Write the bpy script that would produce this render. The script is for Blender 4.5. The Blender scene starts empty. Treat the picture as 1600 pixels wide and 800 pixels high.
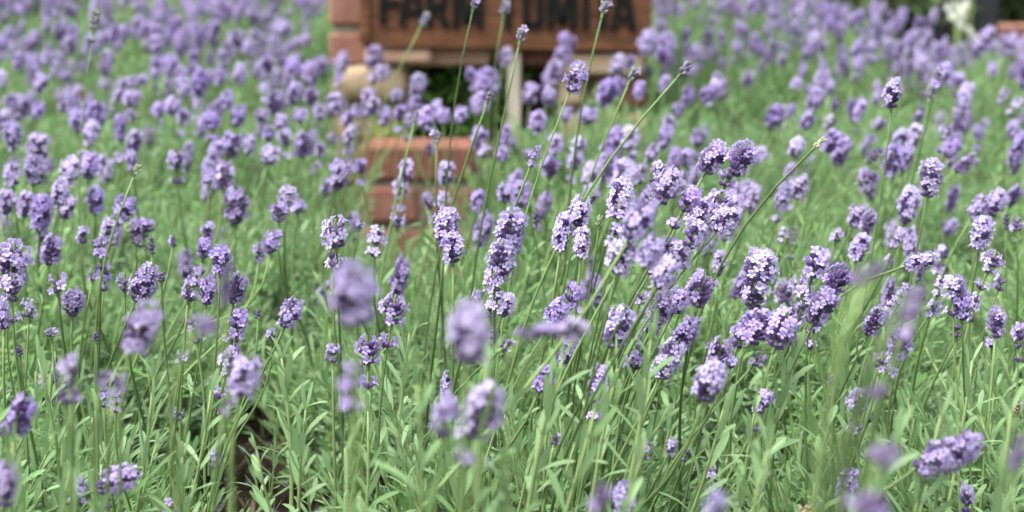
import bpy, bmesh, math, random
from mathutils import Vector, Matrix, Quaternion, noise

R = math.radians
random.seed(11)
scene = bpy.context.scene
col = scene.collection

# ------------------------------------------------------------------ camera
CAM_H, PITCH, FPX = 0.72, R(11.9), 2885.0          # FPX: focal length in photo pixels (1600 wide)
FOCUS = 1.23
cam = bpy.data.cameras.new('camera')
cam.sensor_width = 36.0
cam.lens = 36.0 * FPX / 1600.0
cam.clip_start, cam.clip_end = 0.02, 400.0
cam.dof.use_dof = True
cam.dof.focus_distance = FOCUS
cam.dof.aperture_fstop = 7.4
cam.dof.aperture_blades = 7
camo = bpy.data.objects.new('camera', cam)
camo.location = (0, 0, CAM_H)
camo.rotation_euler = (R(90) - PITCH, 0, 0)
col.objects.link(camo)
scene.camera = camo

# ------------------------------------------------------------------ light: bright overcast day
SUN_EL, SUN_AZ = R(66), R(-120)                     # azimuth measured from the view axis (+Y) towards +X
world = bpy.data.worlds.new('World')
scene.world = world
world.use_nodes = True
wn = world.node_tree
bg = wn.nodes['Background']
sky = wn.nodes.new('ShaderNodeTexSky')
sky.sky_type = 'NISHITA'
sky.sun_disc = False
sky.sun_elevation = SUN_EL
sky.sun_rotation = SUN_AZ
sky.air_density, sky.dust_density, sky.ozone_density = 1.0, 6.0, 0.6
hs_ = wn.nodes.new('ShaderNodeHueSaturation')       # cloud cover: the blue of the clear sky is mostly gone
hs_.inputs['Saturation'].default_value = 0.35
wn.links.new(sky.outputs['Color'], hs_.inputs['Color'])
wn.links.new(hs_.outputs['Color'], bg.inputs['Color'])
bg.inputs['Strength'].default_value = 0.15
sun = bpy.data.lights.new('sun', 'SUN')
sun.energy, sun.angle, sun.color = 0.95, R(50), (1.0, 0.96, 0.9)
suno = bpy.data.objects.new('sun', sun)
sd = Vector((math.sin(SUN_AZ) * math.cos(SUN_EL), math.cos(SUN_AZ) * math.cos(SUN_EL), math.sin(SUN_EL)))
suno.rotation_mode = 'QUATERNION'
suno.rotation_quaternion = sd.to_track_quat('Z', 'Y')
suno.location = (0, 0, 6)
col.objects.link(suno)
scene.view_settings.view_transform = 'Standard'
scene.view_settings.look = 'None'
scene.view_settings.exposure = 1.72
scene.view_settings.gamma = 1.0
scene.cycles.max_bounces = 8
scene.cycles.transmission_bounces = 5
scene.cycles.diffuse_bounces = 4

# ------------------------------------------------------------------ helpers
CP, SP = math.cos(PITCH), math.sin(PITCH)


def at(px, py, d):
    """world point seen at photo pixel (px, py), d metres in front of the camera"""
    xc, yc = (px - 800) / FPX * d, (400 - py) / FPX * d
    return Vector((xc, d * CP + yc * SP, CAM_H - d * SP + yc * CP))


def proj(p):
    v = p - Vector((0, 0, CAM_H))
    d = v.y * CP - v.z * SP
    if d < 0.05:
        return None
    return 800 + v.x / d * FPX, 400 - (v.y * SP + v.z * CP) / d * FPX, d


def tag(o, label=None, cat=None, group=None, kind=None):
    if label: o['label'] = label
    if cat: o['category'] = cat
    if group: o['group'] = group
    if kind: o['kind'] = kind
    return o


def link(o, parent=None):
    col.objects.link(o)
    if parent is not None:
        o.parent = parent
    return o


def empty(name, loc):
    e = bpy.data.objects.new(name, None)
    e.empty_display_size = 0.05
    e.location = loc
    return link(e)


def mesh_from(name, verts, faces, mats, midx=None, smooth=False):
    me = bpy.data.meshes.new(name)
    me.from_pydata([tuple(v) for v in verts], [], faces)
    for m in mats:
        me.materials.append(m)
    if midx is not None:
        me.polygons.foreach_set('material_index', midx)
    if smooth:
        me.polygons.foreach_set('use_smooth', [True] * len(me.polygons))
    me.update()
    return me


class MB:
    """collects verts/faces/material indices for one mesh"""
    def __init__(self):
        self.v, self.f, self.m = [], [], []

    def add(self, verts, faces, mi=0, mat=None):
        n = len(self.v)
        self.v += [mat @ Vector(p) for p in verts] if mat is not None else [Vector(p) for p in verts]
        self.f += [tuple(i + n for i in f) for f in faces]
        self.m += [mi] * len(faces)

    def tube(self, pts, radii, sides=5, mi=0, cap=True):
        n0 = len(self.v)
        prev = None
        for i, p in enumerate(pts):
            t = (pts[min(i + 1, len(pts) - 1)] - pts[max(i - 1, 0)]).normalized()
            a = prev if prev is not None else (Vector((1, 0, 0)) if abs(t.x) < .9 else Vector((0, 1, 0)))
            a = (a - t * a.dot(t)).normalized()
            prev = a
            b = t.cross(a)
            for k in range(sides):
                th = 2 * math.pi * k / sides
                self.v.append(p + (a * math.cos(th) + b * math.sin(th)) * radii[i])
        for i in range(len(pts) - 1):
            for k in range(sides):
                k2 = (k + 1) % sides
                self.f.append((n0 + i * sides + k, n0 + i * sides + k2, n0 + (i + 1) * sides + k2, n0 + (i + 1) * sides + k))
                self.m.append(mi)
        if cap:
            self.f.append(tuple(n0 + (len(pts) - 1) * sides + k for k in range(sides)))
            self.m.append(mi)

    def box(self, lo, hi, mi=0, bev=0.0, jit=0.0, rng=None):
        bm = bmesh.new()
        bmesh.ops.create_cube(bm, size=1.0)
        c = (Vector(lo) + Vector(hi)) / 2
        s = Vector(hi) - Vector(lo)
        for v in bm.verts:
            v.co = Vector((c.x + v.co.x * s.x, c.y + v.co.y * s.y, c.z + v.co.z * s.z))
            if jit and rng:
                v.co += Vector((rng.uniform(-jit, jit), rng.uniform(-jit, jit), rng.uniform(-jit, jit)))
        if bev:
            bmesh.ops.bevel(bm, geom=bm.edges[:], offset=bev, segments=1, affect='EDGES')
        bm.verts.index_update()
        self.add([v.co.copy() for v in bm.verts], [[v.index for v in f.verts] for f in bm.faces], mi)
        bm.free()

    def mesh(self, name, mats, smooth=False):
        return mesh_from(name, self.v, self.f, mats, self.m, smooth)

    def obj(self, name, mats, parent=None, smooth=False):
        o = bpy.data.objects.new(name, self.mesh(name, mats, smooth))
        return link(o, parent)


# ------------------------------------------------------------------ materials
def newmat(name):
    m = bpy.data.materials.new(name)
    m.use_nodes = True
    nt = m.node_tree
    for n in list(nt.nodes):
        if n.type != 'OUTPUT_MATERIAL':
            nt.nodes.remove(n)
    return m, nt, nt.nodes['Material Output']


def ramp(nt, stops):
    r = nt.nodes.new('ShaderNodeValToRGB')
    e = r.color_ramp.elements
    while len(e) < len(stops):
        e.new(0.5)
    for k, (p, c) in enumerate(stops):
        e[k].position = p
        e[k].color = (c[0], c[1], c[2], 1)
    return r


def mathn(nt, op, a, b):
    n = nt.nodes.new('ShaderNodeMath')
    n.operation = op
    for i, x in enumerate((a, b)):
        if isinstance(x, (int, float)):
            n.inputs[i].default_value = x
        else:
            nt.links.new(x, n.inputs[i])
    return n.outputs[0]


def organic(name, stops, under=None, trans=0.3, rough=0.6, spec=0.3, obj_mix=0.4, vein=0.25, vscale=300.0, hue=0.0):
    """leaf / petal: colour varies per piece and per object, fine mottling, light passes through"""
    m, nt, out = newmat(name)
    N, L = nt.nodes, nt.links
    geo, oi, tc = N.new('ShaderNodeNewGeometry'), N.new('ShaderNodeObjectInfo'), N.new('ShaderNodeTexCoord')
    a = mathn(nt, 'MULTIPLY', geo.outputs['Random Per Island'], 1 - obj_mix)
    b = mathn(nt, 'MULTIPLY', oi.outputs['Random'], obj_mix)
    nz = N.new('ShaderNodeTexNoise')
    nz.inputs['Scale'].default_value = vscale
    L.new(tc.outputs['Object'], nz.inputs['Vector'])
    c = mathn(nt, 'MULTIPLY', mathn(nt, 'SUBTRACT', nz.outputs['Fac'], 0.5), vein)
    fac = mathn(nt, 'ADD', mathn(nt, 'ADD', a, b), c)
    rp = ramp(nt, stops)
    L.new(fac, rp.inputs['Fac'])
    colr = rp.outputs['Color']
    if under:
        mx = N.new('ShaderNodeMix')
        mx.data_type = 'RGBA'
        L.new(mathn(nt, 'MULTIPLY', geo.outputs['Backfacing'], 0.7), mx.inputs['Factor'])
        L.new(colr, mx.inputs['A'])
        mx.inputs['B'].default_value = (*under, 1)
        colr = mx.outputs['Result']
    if hue:                                             # plant to plant: bluer, pinker, greyer, paler heads
        hs = N.new('ShaderNodeHueSaturation')
        wn_ = N.new('ShaderNodeTexWhiteNoise')
        wn_.noise_dimensions = '1D'
        L.new(oi.outputs['Random'], wn_.inputs['W'])
        sp = N.new('ShaderNodeSeparateColor')
        L.new(wn_.outputs['Color'], sp.inputs[0])
        L.new(mathn(nt, 'ADD', mathn(nt, 'MULTIPLY', sp.outputs[0], hue), .5 - hue * .5), hs.inputs['Hue'])
        L.new(mathn(nt, 'ADD', mathn(nt, 'MULTIPLY', sp.outputs[1], .42), .70), hs.inputs['Saturation'])
        L.new(mathn(nt, 'ADD', mathn(nt, 'MULTIPLY', sp.outputs[2], .34), .80), hs.inputs['Value'])
        L.new(colr, hs.inputs['Color'])
        colr = hs.outputs['Color']
    p = N.new('ShaderNodeBsdfPrincipled')
    p.inputs['Roughness'].default_value = rough
    p.inputs['Specular IOR Level'].default_value = spec
    L.new(colr, p.inputs['Base Color'])
    t = N.new('ShaderNodeBsdfTranslucent')
    L.new(colr, t.inputs['Color'])
    ms = N.new('ShaderNodeMixShader')
    ms.inputs['Fac'].default_value = trans
    L.new(p.outputs[0], ms.inputs[1])
    L.new(t.outputs[0], ms.inputs[2])
    L.new(ms.outputs[0], out.inputs['Surface'])
    return m


def solid(name, stops, scale=20.0, rough=0.85, bump=0.3, spec=0.2, stretch=(1, 1, 1), obj_mix=0.0, detail=6.0, dist=0.003):
    m, nt, out = newmat(name)
    N, L = nt.nodes, nt.links
    tc, mp = N.new('ShaderNodeTexCoord'), N.new('ShaderNodeMapping')
    mp.inputs['Scale'].default_value = stretch
    L.new(tc.outputs['Object'], mp.inputs['Vector'])
    nz = N.new('ShaderNodeTexNoise')
    nz.inputs['Scale'].default_value = scale
    nz.inputs['Detail'].default_value = detail
    L.new(mp.outputs[0], nz.inputs['Vector'])
    oi = N.new('ShaderNodeObjectInfo')
    fac = mathn(nt, 'ADD', mathn(nt, 'MULTIPLY', nz.outputs['Fac'], 1 - obj_mix), mathn(nt, 'MULTIPLY', oi.outputs['Random'], obj_mix))
    rp = ramp(nt, stops)
    L.new(fac, rp.inputs['Fac'])
    p = N.new('ShaderNodeBsdfPrincipled')
    p.inputs['Roughness'].default_value = rough
    p.inputs['Specular IOR Level'].default_value = spec
    L.new(rp.outputs['Color'], p.inputs['Base Color'])
    if bump:
        bp = N.new('ShaderNodeBump')
        bp.inputs['Strength'].default_value = bump
        bp.inputs['Distance'].default_value = dist
        L.new(nz.outputs['Fac'], bp.inputs['Height'])
        L.new(bp.outputs[0], p.inputs['Normal'])
    L.new(p.outputs[0], out.inputs['Surface'])
    return m


M = {}
M['leaf'] = organic('lavender_leaf', [(0.0, (.088, .180, .062)), (0.25, (.122, .265, .056)), (0.42, (.172, .300, .122)), (1.0, (.262, .395, .200))],
                    under=(.218, .338, .165), trans=0.38, rough=0.55, spec=0.35, obj_mix=0.35)
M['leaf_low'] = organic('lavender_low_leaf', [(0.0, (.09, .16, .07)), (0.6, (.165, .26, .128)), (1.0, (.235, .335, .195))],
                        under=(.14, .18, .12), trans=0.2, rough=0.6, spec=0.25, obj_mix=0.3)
M['shoot_stem'] = organic('lavender_shoot_stem', [(0.0, (.15, .23, .08)), (1.0, (.24, .32, .13))], trans=0.12, obj_mix=0.6)
M['stalk'] = organic('lavender_flower_stem', [(0.0, (.065, .105, .038)), (0.5, (.11, .18, .06)), (1.0, (.175, .27, .09))], trans=0.08, obj_mix=1.0, vein=0.4, vscale=120)
M['petal'] = organic('lavender_petal', [(0.0, (.30, .23, .51)), (0.4, (.41, .33, .61)), (0.75, (.475, .40, .67)), (1.0, (.57, .50, .73))], hue=.014,
                     trans=0.42, rough=0.7, spec=0.12, obj_mix=0.45, vscale=500)
M['calyx'] = organic('lavender_calyx', [(0.0, (.065, .036, .12)), (0.55, (.125, .08, .21)), (1.0, (.22, .17, .29))],
                     trans=0.1, rough=0.65, spec=0.2, obj_mix=0.35, vscale=500)
M['bud'] = organic('lavender_bud', [(0.0, (.12, .10, .19)), (0.5, (.22, .20, .30)), (1.0, (.24, .27, .22))],
                   trans=0.1, rough=0.65, obj_mix=0.3, vscale=500)
M['green_bud'] = organic('lavender_green_bud', [(0.0, (.26, .34, .16)), (1.0, (.42, .46, .32))], trans=0.15, obj_mix=0.3)
M['dry'] = organic('dried_calyx', [(0.0, (.16, .10, .06)), (1.0, (.34, .24, .16))], trans=0.1, obj_mix=0.3)
M['wood_stem'] = solid('woody_stem', [(0.3, (.05, .035, .022)), (0.7, (.12, .085, .055))], scale=60, bump=0.5)
M['litter'] = organic('dead_leaf', [(0.0, (.07, .045, .028)), (1.0, (.19, .13, .085))], trans=0.1, obj_mix=0.2)
M['soil'] = solid('garden_soil', [(0.3, (.020, .014, .010)), (0.55, (.044, .030, .021)), (0.75, (.09, .066, .048))], scale=16, bump=0.9, detail=10, dist=0.02)
M['brick'] = solid('red_brick', [(0.25, (.125, .052, .036)), (0.5, (.185, .080, .058)), (0.75, (.27, .145, .11))], scale=26, bump=0.5, obj_mix=0.45)
M['pale_brick'] = solid('pale_pink_brick', [(0.3, (.32, .20, .14)), (0.7, (.43, .30, .22))], scale=22, bump=0.4)
M['sandstone'] = solid('pale_sandstone', [(0.3, (.22, .165, .105)), (0.7, (.36, .28, .19))], scale=14, bump=0.5, obj_mix=0.2)
M['mortar'] = solid('mortar', [(0.3, (.16, .15, .10)), (0.7, (.27, .25, .19))], scale=50, bump=0.6)
M['board'] = solid('stained_wood', [(0.3, (.055, .023, .011)), (0.5, (.105, .044, .020)), (0.72, (.17, .076, .034))], scale=9, stretch=(1.2, 8, 14), rough=0.6, bump=0.25, spec=0.25, dist=0.001)
M['letter'] = solid('black_paint', [(0.3, (.004, .005, .0045)), (0.7, (.010, .012, .011))], scale=60, rough=0.8, bump=0.2, spec=0.1)
M['white_wood'] = solid('weathered_white_wood', [(0.3, (.26, .235, .18)), (0.7, (.44, .41, .34))], scale=14, stretch=(6, 6, .8), bump=0.4)
M['charcoal'] = solid('charcoal_metal', [(0.3, (.016, .018, .021)), (0.7, (.030, .033, .037))], scale=30, rough=0.55, bump=0.1)
M['terracotta'] = solid('terracotta', [(0.3, (.30, .095, .045)), (0.7, (.42, .16, .085))], scale=18, bump=0.3)
M['dark_leaf'] = organic('dark_shrub_leaf', [(0.0, (.022, .060, .012)), (0.6, (.06, .14, .022)), (1.0, (.17, .30, .045))], trans=0.25, obj_mix=0.2)
M['deep_leaf'] = organic('background_shrub_leaf', [(0.0, (.020, .038, .012)), (0.6, (.04, .075, .02)), (1.0, (.075, .11, .035))], trans=0.2, obj_mix=0.2)
M['lime_leaf'] = organic('lime_leaf', [(0.0, (.17, .30, .04)), (1.0, (.34, .46, .08))], trans=0.35, obj_mix=0.2)
M['white_petal'] = organic('white_petal', [(0.0, (.60, .62, .52)), (1.0, (.80, .80, .76))], trans=0.3, obj_mix=0.2)


# ------------------------------------------------------------------ leaves and shoots
def leaf_geo(rng, ln, w, bend):
    """long narrow leaf with a folded midrib, growing along +Z and bending towards +Y"""
    st = [(0.0, .30), (.18, .62), (.45, .95), (.75, 1.0), (.93, .62), (1.0, .12)]
    v, f = [], []
    fold = rng.uniform(.15, .38)
    y = z = 0.0
    ang = 0.0
    prev = 0.0
    tw = rng.uniform(-.35, .35)
    for i, (t, ww) in enumerate(st):
        ds = (t - prev) * ln
        ang = bend * t
        y += math.sin(ang) * ds
        z += math.cos(ang) * ds
        prev = t
        hw = w * ww / 2
        ca, sa = math.cos(tw * t), math.sin(tw * t)
        up = hw * fold
        for sx, lift in ((-1, 1), (0, 0), (1, 1)):
            px, py = sx * hw, -lift * up * 0.8
            v.append((px * ca - py * sa, y + (px * sa + py * ca) * math.cos(ang), z - (px * sa + py * ca) * math.sin(ang)))
    for i in range(len(st) - 1):
        a = i * 3
        f += [(a, a + 1, a + 4, a + 3), (a + 1, a + 2, a + 5, a + 4)]
    return v, f


rl = random.Random(3)
LEAVES = [leaf_geo(rl, 1.0, rl.uniform(.115, .20), rl.uniform(-.35, .9)) for _ in range(10)]   # unit length


def frame_mat(origin, direction, spin, scale):
    q = direction.to_track_quat('Z', 'Y') @ Quaternion((0, 0, 1), spin)
    return Matrix.Translation(origin) @ q.to_matrix().to_4x4() @ Matrix.Scale(scale, 4)


def shoot_recipe(rng, h):
    """(stem points, [(leaf index, matrix)]) of one leafy shoot, base at the origin"""
    lean = Vector((rng.uniform(-.18, .22), rng.uniform(-.18, .18), 1)).normalized()
    cur = Vector((rng.uniform(-.25, .25), rng.uniform(-.25, .25), 0))
    pts = [lean * (h * t) + cur * (h * t * t * .5) for t in (0, .25, .5, .75, 1)]
    nodes = rng.randint(8, 11)
    leaves = []
    rot = rng.uniform(0, 6.28)
    for k in range(nodes):
        t = .12 + .86 * k / (nodes - 1)
        p = lean * (h * t) + cur * (h * t * t * .5)
        topness = k / (nodes - 1)
        for s in (0, 1):
            if topness < .3 and rng.random() < .2:
                continue
            th = rot + s * math.pi + rng.uniform(-.35, .35)
            spread = R(58 - 42 * topness + rng.uniform(-12, 12))
            out = Vector((math.cos(th), math.sin(th), 0))
            d = (lean * math.cos(spread) + out * math.sin(spread)).normalized()
            ln = (.025 - .009 * topness ** 2) * rng.uniform(.75, 1.25)
            # leaf's broad face looks inward/up: +Y of the leaf frame bends outward
            z = d
            x = z.cross(out)
            if x.length < 1e-4:
                x = Vector((1, 0, 0))
            x.normalize()
            y = z.cross(x) * -1
            if y.dot(out) < 0:
                y, x = -y, -x
            x = y.cross(z)
            m3 = Matrix((x, y, z)).transposed().to_4x4()
            leaves.append((rng.randrange(len(LEAVES)), Matrix.Translation(p) @ m3 @ Matrix.Scale(ln, 4)))
        rot += math.pi / 2 + rng.uniform(-.3, .3)
    return pts, leaves


def shoot_stem_mb(pts):
    mb = MB()
    mb.tube(pts, [.0013 - .0006 * i / 4 for i in range(5)], 5, 1)
    return mb


LEAF_ME = []
for k, (v, f) in enumerate(LEAVES):
    LEAF_ME.append(mesh_from('leaf', v, f, [M['leaf']], smooth=True))
rs = random.Random(5)
RECIPES, SHOOT_ME, SHOOT_STEM_ME = [], [], []
for k in range(18):
    rec = shoot_recipe(rs, rs.uniform(.075, .12))
    RECIPES.append(rec)
    mb = shoot_stem_mb(rec[0])
    SHOOT_STEM_ME.append(mb.mesh('leafy_shoot', [M['leaf'], M['shoot_stem']], True))
    for li, mt in rec[1]:
        mb.add(LEAVES[li][0], LEAVES[li][1], 0, mt)
    SHOOT_ME.append(mb.mesh('leafy_shoot', [M['leaf'], M['shoot_stem']], True))

# the dense lower tangle of one bush: leaves, woody stems and dead leaves in a unit dome (scaled per bush)
TANGLE_ME, WOODY_ME = [], []
for k in range(4):
    rng = random.Random(40 + k)
    mb = MB()
    for i in range(8500):
        while True:
            x, y = rng.uniform(-1, 1), rng.uniform(-1, 1)
            if x * x + y * y < 1:
                break
        rr = math.hypot(x, y)
        top = .300 * (1 - .42 * rr * rr)
        z = top * rng.uniform(.2, 1) ** .6
        d = Vector((x * .8 + rng.gauss(0, .7), y * .8 + rng.gauss(0, .6), rng.uniform(.2, 1.9))).normalized()
        mt = frame_mat(Vector((x * .24, y * .24, z)), d, rng.uniform(0, 6.28), rng.uniform(.018, .031))
        v, f = LEAVES[rng.randrange(len(LEAVES))]
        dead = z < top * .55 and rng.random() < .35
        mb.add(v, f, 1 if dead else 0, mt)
    for i in range(360):                                # small side shoots among the big ones
        th, rr = rng.uniform(0, 6.28), math.sqrt(rng.random())
        sc = rng.uniform(.6, .9)
        pts, lv = RECIPES[rng.randrange(18)]
        top = .372 * (1 - .30 * rr ** 2.2) - rng.uniform(0, .06)
        d = Vector((math.cos(th) * rr * .6 + rng.gauss(0, .2), math.sin(th) * rr * .6 + rng.gauss(0, .2), 1)).normalized()
        base = Vector((math.cos(th) * rr * .235, math.sin(th) * rr * .235, top - pts[-1].length * sc))
        mt = frame_mat(base, d, rng.uniform(0, 6.28), sc)
        for li, m4 in lv:
            mb.add(LEAVES[li][0], LEAVES[li][1], 2, mt @ m4)
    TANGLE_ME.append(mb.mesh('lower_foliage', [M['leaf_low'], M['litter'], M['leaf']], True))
    mb = MB()
    for i in range(46):
        th, rr = rng.uniform(0, 6.28), rng.uniform(.25, 1) * .22
        p0 = Vector((rng.uniform(-.03, .03), rng.uniform(-.03, .03), -.02))
        p3 = Vector((math.cos(th) * rr, math.sin(th) * rr, .22 - rr * .5))
        p1 = p0 + Vector((math.cos(th) * rr * .5, math.sin(th) * rr * .5, .06))
        pts = [p0, p1, (p1 + p3) / 2 + Vector((rng.uniform(-.01, .01), rng.uniform(-.01, .01), .01)), p3]
        mb.tube(pts, [.0045, .0035, .0026, .0016], 5)
    WOODY_ME.append(mb.mesh('woody_stems', [M['wood_stem']], True))


# ------------------------------------------------------------------ flower heads
def calyx_geo(mb, p, d, ln, r, mi):
    q = d.to_track_quat('Z', 'Y').to_matrix()
    rings = [(0, .45), (.45, 1.0), (.85, .85), (1.0, .45)]
    n0 = len(mb.v)
    for t, rr in rings:
        for k in range(5):
            a = 6.283 * k / 5
            mb.v.append(p + q @ Vector((math.cos(a) * r * rr, math.sin(a) * r * rr, t * ln)))
    for i in range(3):
        for k in range(5):
            k2 = (k + 1) % 5
            mb.f.append((n0 + i * 5 + k, n0 + i * 5 + k2, n0 + i * 5 + 5 + k2, n0 + i * 5 + 5 + k))
            mb.m.append(mi)
    mb.f.append(tuple(n0 + 15 + k for k in range(5)))
    mb.m.append(mi)


def corolla_geo(mb, p, d, size, rng, mi, up):
    """two-lipped flower: two tall upper lobes, three smaller lower ones, on a short tube"""
    x = up.cross(d)
    if x.length < 1e-3:
        x = Vector((1, 0, 0))
    x.normalize()
    y = d.cross(x)
    roll = rng.uniform(-.5, .5)
    x, y = x * math.cos(roll) + y * math.sin(roll), y * math.cos(roll) - x * math.sin(roll)
    c = p + d * size * .28
    n0 = len(mb.v)
    # tube
    for k in range(5):
        a = 6.283 * k / 5
        mb.v.append(p - d * size * .15 + (x * math.cos(a) + y * math.sin(a)) * size * .10)
    for k in range(5):
        a = 6.283 * k / 5
        mb.v.append(c + (x * math.cos(a) + y * math.sin(a)) * size * .17)
    for k in range(5):
        k2 = (k + 1) % 5
        mb.f.append((n0 + k, n0 + k2, n0 + 5 + k2, n0 + 5 + k))
        mb.m.append(mi)
    cup = rng.uniform(.1, .75)
    for a0, ln, wd in ((62, .62, .50), (118, .62, .50), (195, .48, .40), (270, .50, .44), (345, .48, .40)):
        a = R(a0 + rng.uniform(-9, 9))
        o = x * math.cos(a) + y * math.sin(a)
        s = d.cross(o)
        cu = cup + rng.uniform(-.25, .25) + (.25 if a0 < 150 else -.1)
        ln *= size * rng.uniform(.88, 1.12)
        wd *= size
        tip = (o * math.cos(cu) + d * math.sin(cu))
        tip2 = (o * math.cos(cu - .5) + d * math.sin(cu - .5))
        b = c + o * size * .12
        mid = b + tip * ln * .55
        n = len(mb.v)
        mb.v += [b - s * wd * .22, b + s * wd * .22, mid - s * wd * .5, mid + s * wd * .5,
                 mid + tip2 * ln * .42 - s * wd * .30, mid + tip2 * ln * .42 + s * wd * .30]
        mb.f += [(n, n + 1, n + 3, n + 2), (n + 2, n + 3, n + 5, n + 4)]
        mb.m += [mi, mi]


def head_mesh(L, W, kind, seed):
    """flower spike along +Z, base at 0: whorls of calyces with open corollas"""
    rng = random.Random(seed)
    mb = MB()
    mats = [M['calyx'], M['petal'], M['stalk']]
    openp = {'full': .72, 'sparse': .30, 'dark': .10, 'bud': .06, 'green': 0.0, 'dry': .12}[kind]
    if kind == 'bud': mats[0] = M['bud']
    if kind == 'green': mats[0] = M['green_bud']
    if kind == 'dry': mats[0] = M['dry']
    slim = kind in ('bud', 'green')
    if kind == 'full': openp = rng.uniform(.52, .84)
    bare = rng.uniform(0, 6.28)                          # a side whose florets have not opened or have dropped
    step = .0052 if not slim else .0045
    n = max(2, round(L / step))
    mb.tube([Vector((0, 0, -.004)), Vector((0, 0, L * .5)), Vector((0, 0, L * .95))], [.0013, .0012, .0006], 5, 2)
    csz = .0055 if kind == 'full' else .0058
    for i in range(n):
        t = (i + .3) / n
        z = t * (L - .004)
        prof = (.62 + .38 * math.sin(min(1, t / .45) * math.pi / 2)) if t < .45 else math.cos((t - .45) / .55 * 1.15)
        rad = max(.0018, W / 2 * prof * rng.uniform(.88, 1.06))
        k = max(4, int(round(6.283 * rad * (.75 if not slim else .9) / .0039)))
        k = min(k, 13)
        off = rng.uniform(0, 6.28)
        if kind == 'sparse' and rng.random() < .12:
            continue
        for j in range(k):
            a = off + 6.283 * j / k + rng.uniform(-.2, .2)
            o = Vector((math.cos(a), math.sin(a), 0))
            el = (.45 + .65 * t + rng.uniform(-.25, .25)) if not slim else (.95 + .3 * t + rng.uniform(-.15, .15))
            d = (o * math.cos(el) + Vector((0, 0, 1)) * math.sin(el)).normalized()
            cl = min(.0068, max(.0034, rad * .72)) if not slim else .0045
            tipr = max(.0012, rad - (.0022 if not slim else .0005))
            if not slim:
                tipr *= rng.uniform(.82, 1.16)
            start = o * max(.0008, tipr - cl * math.cos(el)) + Vector((0, 0, z - cl * .25 + rng.uniform(-.001, .001)))
            calyx_geo(mb, start, d, cl, .00135 if not slim else .0012, 0)
            if rng.random() < openp * (1.0 if t > .18 else .65) * (.45 if math.cos(a - bare) > .75 else 1):
                fd = (d + o * .5 + Vector((rng.uniform(-.3, .3), rng.uniform(-.3, .3), rng.uniform(-.2, .3)))).normalized()
                corolla_geo(mb, start + d * cl, fd, csz * rng.uniform(.85, 1.15), rng, 1, Vector((0, 0, 1)))
    if kind in ('full', 'bud', 'sparse') and rng.random() < .3:      # a lone whorl lower down the stem
        z = -rng.uniform(.009, .016)
        for j in range(5):
            a = 6.283 * j / 5 + rng.uniform(-.3, .3)
            o = Vector((math.cos(a), math.sin(a), 0))
            d = (o + Vector((0, 0, .9))).normalized()
            calyx_geo(mb, Vector((0, 0, z)), d, .0052, .0013, 0)
            if kind == 'full' and rng.random() < .6:
                corolla_geo(mb, Vector((0, 0, z)) + d * .005, d, .0058, rng, 1, Vector((0, 0, 1)))
    return mb.mesh('flower_head', mats)


HEADS = {}
HSIZES = [(.013, .011), (.018, .016), (.024, .019), (.030, .017), (.032, .023), (.042, .022), (.056, .024)]
sd_ = 100
for kind in ('full', 'sparse', 'dark', 'bud', 'green', 'dry'):
    for (l, w) in (HSIZES if kind in ('full', 'sparse') else [(.014, .010), (.020, .012), (.030, .016)] if kind in ('dark', 'dry') else [(.014, .0055), (.020, .006), (.030, .0075)]):
        for k in range(3 if kind == 'full' else 2):
            sd_ += 1
            HEADS.setdefault(kind, []).append((l, w, head_mesh(l, w, kind, sd_)))


def pick_head(rng, kind, L, W):
    c = sorted(HEADS[kind], key=lambda h: abs(math.log(h[0] / L)) + .7 * abs(math.log((h[1] / h[0]) / (W / L))) + rng.uniform(0, .05))
    return c[0]


# ------------------------------------------------------------------ the place: ground
def bed(y):
    t = max(0, min(1, (2.7 - y) / .9))
    return .13 * t * t * (3 - 2 * t)


def ground():
    mb = MB()
    xs = [-60, -20, -8, -4, -2] + [-1.2 + .02 * i for i in range(121)] + [2, 4, 8, 20, 60]
    ys = [-10, -2, 0] + [.5 + .02 * i for i in range(126)] + [3.4, 4, 5, 6, 7, 10, 25, 80, 200]
    for y in ys:
        for x in xs:
            z = 0.0
            if -4 <= x <= 4 and 0 <= y <= 7:   # clods
                z = .018 * noise.noise((x * 3, y * 3, 1.3)) + .008 * noise.noise((x * 14, y * 14, 4.0))
            mb.v.append(Vector((x, y, z + bed(y))))
    w = len(xs)
    for j in range(len(ys) - 1):
        for i in range(w - 1):
            mb.f.append((j * w + i, j * w + i + 1, (j + 1) * w + i + 1, (j + 1) * w + i))
            mb.m.append(0)
    o = mb.obj('ground', [M['soil']], smooth=True)
    tag(o, 'dark brown garden soil under the lavender bed', kind='structure')


ground()

# ------------------------------------------------------------------ brick pier with niche, sign
PD = 3.35                                            # distance of the pier's front face
PY = PD                                              # world y of that face (vertical plane)


def on_plane(px, py, Y):
    """point of the vertical plane y = Y seen at photo pixel (px, py)"""
    dirv = Vector(((px - 800) / FPX, CP + (400 - py) / FPX * SP, -SP + (400 - py) / FPX * CP))
    return Vector((0, 0, CAM_H)) + dirv * (Y / dirv.y)


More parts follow.
